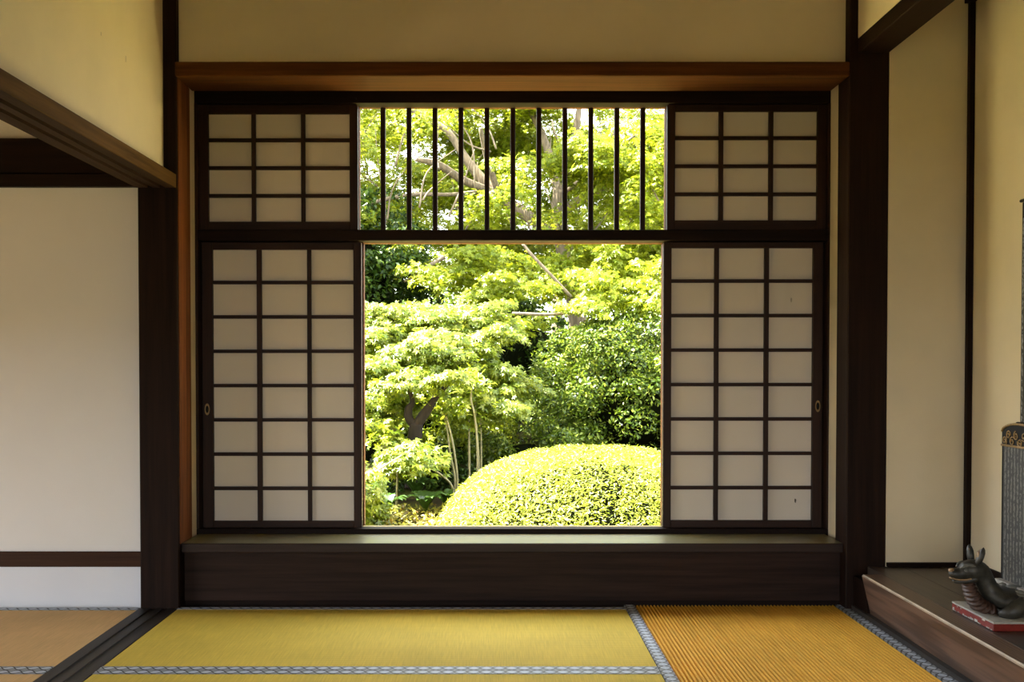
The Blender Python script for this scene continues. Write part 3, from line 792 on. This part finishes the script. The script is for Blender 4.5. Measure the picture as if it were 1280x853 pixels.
def spray_points(n, c, rx, rz, droop=0.22, tilt=0.0):
    """a flat drooping tier of maple foliage"""
    a = G.uniform(0, 2 * PI, n); q = np.sqrt(G.random(n))
    x, y = q * np.cos(a), q * np.sin(a)
    z = G.normal(size=n) * rz * 0.55 - droop * rx * q ** 2 + tilt * x * rx
    z += 0.35 * rz * np.sin(x * 9 + c[0] * 5) * np.cos(y * 8 + c[1])
    P = np.stack([c[0] + x * rx, c[1] + y * rx * 0.9, c[2] + z], 1)
    N = np.stack([x * 0.5, y * 0.5 - 0.35, np.ones(n) * 0.9], 1) + G.normal(size=(n, 3)) * 0.38
    out = np.stack([x, y, -0.45 * np.ones(n)], 1)
    return P, N, out

# ground
n = 40
gv = []
for j in range(n + 1):
    for i in range(n + 1):
        x = -12 + 24 * i / n; y = 4.95 + 32 * (j / n) ** 1.4
        gv.append((x, y, gz(x, y) + 0.03 * math.sin(x * 2.1 + y) * math.cos(y * 1.7)))
gf = [(j * (n + 1) + i, j * (n + 1) + i + 1, (j + 1) * (n + 1) + i + 1, (j + 1) * (n + 1) + i) for j in range(n) for i in range(n)]
me = bpy.data.meshes.new('ground'); me.from_pydata(gv, [], gf)
gm, nt, bs = new_mat('mossy_soil')
n1 = noise(nt, coords(nt), 3.0, 8)
r = ramp(nt, [(0.35, (0.018, 0.014, 0.008)), (0.5, (0.03, 0.028, 0.010)), (0.68, (0.045, 0.055, 0.013))])
nt.links.new(n1.outputs['Fac'], r.inputs['Fac']); nt.links.new(r.outputs['Color'], bs.inputs['Base Color'])
bs.inputs['Roughness'].default_value = 1.0
bs.inputs['Specular IOR Level'].default_value = 0.0
bump(nt, bs, n1.outputs['Fac'], 0.8, 0.05)
struct(link('ground', me, gm), 'mossy garden ground sloping up behind the window', 'ground')
struct(box('ground', (-40, 40, -40, 40, -0.75, -0.65), gm), 'flat mossy yard around the house', 'ground')

L = dict(
    hedge=leaf_mat('hedge_leaf', [(0, (0.22, 0.28, 0.02)), (0.4, (0.46, 0.50, 0.05)), (0.8, (0.66, 0.66, 0.12)), (1, (0.80, 0.78, 0.30))], 0.35, 0.35, 0.4),
    bush=leaf_mat('bush_leaf', [(0, (0.05, 0.10, 0.012)), (0.5, (0.15, 0.23, 0.022)), (0.85, (0.34, 0.42, 0.05)), (1, (0.60, 0.62, 0.20))], 0.3, 0.35, 0.28),
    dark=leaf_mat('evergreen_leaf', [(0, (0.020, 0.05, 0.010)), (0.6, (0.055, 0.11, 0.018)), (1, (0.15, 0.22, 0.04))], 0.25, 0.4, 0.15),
    maple=leaf_mat('maple_leaf', [(0, (0.20, 0.30, 0.02)), (0.5, (0.42, 0.50, 0.03)), (0.9, (0.62, 0.64, 0.08)), (1, (0.8, 0.8, 0.3))], 0.5, 0.35, 0.5),
    tall=leaf_mat('tall_maple_leaf', [(0, (0.30, 0.40, 0.02)), (0.5, (0.54, 0.62, 0.03)), (1, (0.80, 0.80, 0.08))], 0.6, 0.4, 0.4),
    far=leaf_mat('far_tree_leaf', [(0, (0.14, 0.26, 0.03)), (0.5, (0.30, 0.42, 0.06)), (1, (0.48, 0.56, 0.12))], 0.5, 0.4, 0.4),
    litter=leaf_mat('yellow_leaf', [(0, (0.22, 0.10, 0.02)), (0.4, (0.45, 0.34, 0.04)), (1, (0.72, 0.64, 0.10))], 0.3, 0.5, 0.3),
    fern=leaf_mat('broad_leaf', [(0, (0.03, 0.08, 0.02)), (1, (0.10, 0.20, 0.05))], 0.25, 0.3, 0.6),
    bark=wood('pale_bark', (0.15, 0.12, 0.085), 'z', 0.9, 0.5, 0.2), bark_dark=wood('dark_bark', (0.014, 0.010, 0.007), 'z', 0.9, 0.4, 0.2),
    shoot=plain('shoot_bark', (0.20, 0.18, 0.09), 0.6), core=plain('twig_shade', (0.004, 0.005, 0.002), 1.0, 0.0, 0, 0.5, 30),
)

def tubes(parent, limbs, mat, first='trunk', seg=9):
    for i, pth in enumerate(limbs):
        link(first if i == 0 else 'branch', loft_mesh('limb', smooth_path(pth, 5), seg), mat, parent)

def bush(name, label, cat, c, r, nleaf, size, kind, mat, lump=0.12, lumps=16, up=0.25, jitter=0.45, group=None, core=0.86, clumps=0, cr=0.2, square=1.0):
    e = empty(name, (0, 0, 0), label, cat, group)
    z0 = gz(c[0], c[1])
    if clumps:
        P, N = clump_points(nleaf, c, r, clumps, cr)
        k = P[:, 2] > z0 - 0.03; P, N = P[k], N[k]
    else:
        P, N = shell_points(nleaf, c, r, lump, lumps, z0 - 0.03, 0.12, square)
    N = N * 0.6 + G.normal(size=N.shape) * jitter + np.array([0, 0, up])
    leaves('foliage', P, N, size, kind, mat, e)
    link('shade_core', blob_mesh('shade_core', c, tuple(x * core for x in r), 3, 0.08, 2.5, nleaf % 7), L['core'], e)  # near-black core stands in for the shade inside the foliage
    link('stem', loft_mesh('stem', [(c[0], c[1], z0 - .1, .05), (c[0] + .03, c[1], max(c[2], z0 + .2), .03)], 7), L['bark_dark'], e)
    return e

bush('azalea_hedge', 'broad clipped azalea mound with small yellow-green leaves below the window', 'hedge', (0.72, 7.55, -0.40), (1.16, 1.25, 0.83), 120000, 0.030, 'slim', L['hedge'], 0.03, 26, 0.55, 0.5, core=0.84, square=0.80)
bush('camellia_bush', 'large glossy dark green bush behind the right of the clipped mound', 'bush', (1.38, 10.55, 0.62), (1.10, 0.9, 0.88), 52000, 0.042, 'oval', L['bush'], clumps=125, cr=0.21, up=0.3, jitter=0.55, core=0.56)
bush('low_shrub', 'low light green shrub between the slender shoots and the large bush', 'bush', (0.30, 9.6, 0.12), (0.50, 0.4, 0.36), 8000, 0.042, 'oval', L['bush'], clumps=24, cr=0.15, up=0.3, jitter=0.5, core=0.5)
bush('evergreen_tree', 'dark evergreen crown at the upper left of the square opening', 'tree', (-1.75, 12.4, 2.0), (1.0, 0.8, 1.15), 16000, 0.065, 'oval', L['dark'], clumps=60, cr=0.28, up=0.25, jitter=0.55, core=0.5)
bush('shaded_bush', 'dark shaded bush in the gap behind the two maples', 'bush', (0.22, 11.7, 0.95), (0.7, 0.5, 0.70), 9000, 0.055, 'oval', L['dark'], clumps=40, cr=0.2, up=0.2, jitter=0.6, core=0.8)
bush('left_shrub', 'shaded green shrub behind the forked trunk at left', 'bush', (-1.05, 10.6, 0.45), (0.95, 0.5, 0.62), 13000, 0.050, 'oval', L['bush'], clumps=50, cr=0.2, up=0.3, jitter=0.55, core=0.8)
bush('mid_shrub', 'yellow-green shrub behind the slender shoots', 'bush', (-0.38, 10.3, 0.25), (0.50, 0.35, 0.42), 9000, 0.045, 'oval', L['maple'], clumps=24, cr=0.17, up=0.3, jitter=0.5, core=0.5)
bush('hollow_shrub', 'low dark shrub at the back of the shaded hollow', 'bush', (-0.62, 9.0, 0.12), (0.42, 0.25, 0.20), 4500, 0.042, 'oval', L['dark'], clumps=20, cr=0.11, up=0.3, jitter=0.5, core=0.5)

def maple(name, label, limbs, sprays, per, size, mat, barkm, tiers=6):
    e = empty(name, (0, 0, 0), label, 'tree')
    tubes(e, limbs, barkm)
    Ps, Ns, Ts = [], [], []
    for x, y, z, rx, rz in sprays:
        for _ in range(tiers):                    # each bough carries several thin flat tiers
            a, q = G.uniform(0, 2 * PI), math.sqrt(G.random()) * 0.75
            s = rx * G.uniform(0.35, 0.62)
            P, N, T = spray_points(int(per * (s / 0.45) ** 2), (x + q * rx * math.cos(a), y + q * rx * math.sin(a), z - 0.22 * rx * q * q + G.normal() * rz * 0.8),
                                   s, rz * 0.45, 0.22, G.uniform(-0.25, 0.25))
            Ps.append(P); Ns.append(N); Ts.append(T)
    leaves('foliage', np.vstack(Ps), np.vstack(Ns), size, 'maple', mat, e, np.vstack(Ts))
    return e

maple('garden_maple', 'small maple with tiered bright foliage and a dark forked trunk at left', LEFT_MAPLE_LIMBS, LEFT_MAPLE_SPRAYS + [
    (-1.35, 9.4, 1.35, .45, .1), (-1.30, 8.9, 1.0, .42, .1), (-1.2, 8.6, .68, .4, .09), (-.78, 8.3, .90, .20, .04), (-.40, 8.3, .92, .20, .04)], 1300, 0.043, L['maple'], L['bark_dark'], 7)
e = empty('young_maple', (0, 0, 0), 'second brown trunk just left of the forked maple', 'tree')
link('trunk', loft_mesh('trunk', smooth_path(SECOND_TRUNK, 5), 9), L['bark'], e)
P, N, T = spray_points(900, (-0.98, 9.2, 0.72), 0.42, 0.09)
leaves('foliage', P, N, 0.05, 'maple', L['maple'], e, T)

# tall maple whose crown fills the transom
crown = []
TWIGS = []
while len(crown) < 135:
    px_ = G.uniform(-2.8, 3.4); py_ = G.uniform(13.7, 17.0) if G.random() < 0.85 else G.uniform(11.4, 13); pz_ = G.uniform(2.35, 5.0)
    if -1.8 < px_ < -0.3 and pz_ < 3.3 and G.random() < 0.75:
        continue                                  # the open, twiggy gap at the left of the crown
    crown.append((px_, py_, pz_, G.uniform(.4, .75), G.uniform(.16, .26)))
for i in range(46):                               # thin twigs through the crown
    a = np.array([G.uniform(-1.9, 2.4), G.uniform(12.2, 14.5), G.uniform(2.5, 3.6)])
    b = a + np.array([G.uniform(-.6, .6), G.uniform(-.3, .3), G.uniform(.25, .9)])
    m1 = (a + b) / 2 + G.normal(size=3) * .06
    TWIGS.append([(*a, .012), (*m1, .009), (*b, .004)])
maple('tall_maple', 'tall pale-barked maple whose limbs and bright crown fill the transom', TALL_MAPLE_LIMBS + TWIGS, TALL_MAPLE_SPRAYS + crown, 520, 0.046, L['tall'], L['bark'], 7)

# trees further off
fars = [(-1.9, 19.5, 1.9, 1.9, ''), (1.2, 21, 2.4, 2.2, ''), (4.0, 18.5, 2.5, 2.1, 'rightmost'), (0.1, 16.8, 1.7, 1.2, ''), (2.5, 15.5, 1.8, 1.2, ''), (-2.3, 15.5, 1.9, 1.4, '')]
names = ['far pale green tree behind the small maple', 'farthest tree behind the tall maple trunk',
         'far tree beyond the large glossy bush, rightmost of the background trees', 'low background tree behind the middle of the garden', 'low background tree behind the large glossy bush', 'low background tree beyond the evergreen']
for (x, y, z, rr, _), nm in zip(fars, names):
    e = empty('background_tree', (0, 0, 0), nm, 'tree', 'background trees')
    P, N = shell_points(int(5200 * (rr / 2) ** 2), (x, y, z), (rr, rr * .8, rr * .95), .2, 20, gz(x, y), 0.35)
    leaves('foliage', P, N * .5 + G.normal(size=N.shape) * .6 + np.array([0, 0, .3]), 0.13, 'oval', L['far'], e)
    link('trunk', loft_mesh('trunk', [(x, y, gz(x, y) - .2, .16), (x + .1, y, z, .10)], 8), L['bark'], e)

# slender shoots
for pth, nm in zip(SHOOTS, ['tall pale crooked shoot left of the low shrub', 'pale shoot leaning left beside the clipped mound', 'second pale shoot leaning left beside the clipped mound',
                            'straight pale shoot rising behind the clipped mound', 'thin straight shoot near the low shrub', 'thinnest straight shoot nearest the low shrub',
                            'pale stem arching over the shaded hollow', 'thin bent stem at the lower left of the hollow', 'short thin stem below the second trunk']):
    e = empty('slender_shoot', (0, 0, 0), nm, 'shoot', 'slender shoots beside the clipped mound')
    q = list(pth)
    lo = min((q[0], q[-1]), key=lambda p: p[2])
    if lo is q[0]: q = [(lo[0], lo[1], gz(lo[0], lo[1]) - .05, lo[3])] + q
    else: q = q + [(lo[0], lo[1], gz(lo[0], lo[1]) - .05, lo[3])]
    link('stem', loft_mesh('stem', smooth_path(q, 4), 6), L['shoot'], e)
    hi = max((pth[0], pth[-1]), key=lambda p: p[2])
    P = np.array(hi[:3]) + G.normal(size=(130, 3)) * np.array([.10, .10, .06])
    leaves('foliage', P, G.normal(size=(130, 3)) * .5 + np.array([0, -.2, .8]), 0.05, 'maple', L['maple'], e)

# low growth in the hollow at lower left
for i, (x, y, h, nl, nm) in enumerate([(-0.78, 7.6, .40, 14, 'broad-leaved plant at the left of the shaded hollow'), (-0.50, 7.8, .36, 14, 'broad-leaved plant in the middle of the shaded hollow'),
                                        (-0.60, 8.3, .40, 14, 'broad-leaved plant at the back of the shaded hollow'), (-0.36, 8.0, .30, 12, 'broad-leaved plant beside the clipped mound')]):
    z0 = gz(x, y)
    e = empty('broad_leaved_plant', (x, y, z0), nm, 'plant', 'broad-leaved plants in the hollow')
    for q in range(nl):
        a = q * 2.4; ln = h * G.uniform(.7, 1.0)
        d = Vector((math.cos(a), math.sin(a), 0))
        pts = [Vector((0, 0, .02)) + d * ln * .45 * t + Vector((0, 0, ln * (1.15 * t - .75 * t * t))) for t in np.linspace(0, 1, 6)]
        sd = Vector((-d.y, d.x, 0))
        vs = []; fs = []
        for m_, (p_, w_) in enumerate(zip(pts, (.004, .02, .034, .036, .022, .002))):
            vs += [p_ - sd * w_ + Vector((0, 0, .008)), p_, p_ + sd * w_ + Vector((0, 0, .008))]
            if m_:
                b_ = 3 * m_
                fs += [(b_ - 3, b_ - 2, b_ + 1, b_), (b_ - 2, b_ - 1, b_ + 2, b_ + 1)]
        me = bpy.data.meshes.new('leaf'); me.from_pydata([tuple(v) for v in vs], [], fs)
        link('leaf', me, L['fern'], e)
P, N, T = spray_points(450, (-0.98, 7.3, 0.20), 0.24, 0.10, 0.3)
P2, N2, T2 = spray_points(500, (-1.0, 7.4, 0.02), 0.27, 0.10, 0.3)
P3, N3, T3 = spray_points(500, (-0.62, 8.0, 0.36), 0.28, 0.08, 0.3)
e = empty('maple_sapling', (0, 0, 0), 'low bright maple sapling at the lower left of the opening', 'sapling')
leaves('foliage', np.vstack([P, P2, P3]), np.vstack([N, N2, N3]), 0.05, 'maple', L['maple'], e, np.vstack([T, T2, T3]))
link('stem', loft_mesh('stem', smooth_path([(-1.0, 7.5, gz(0, 7.5) - .05, .012), (-.97, 7.45, 0.0, .010), (-.88, 7.35, .22, .007), (-.62, 7.9, .38, .005)], 5), 7), L['shoot'], e)
m_ = 1900
x = G.uniform(-1.2, -0.25, m_); y = G.uniform(6.4, 8.0, m_)
P = np.stack([x, y, gz(x, y) + G.random(m_) * .05 + .01], 1)
o = leaves('fallen_leaves', P, G.normal(size=(m_, 3)) * .4 + np.array([0, -.3, .8]), 0.045, 'oval', L['litter'])
tag(o, 'yellow and rusty leaf litter on the ground below the hollow', 'leaf litter', None, 'stuff')
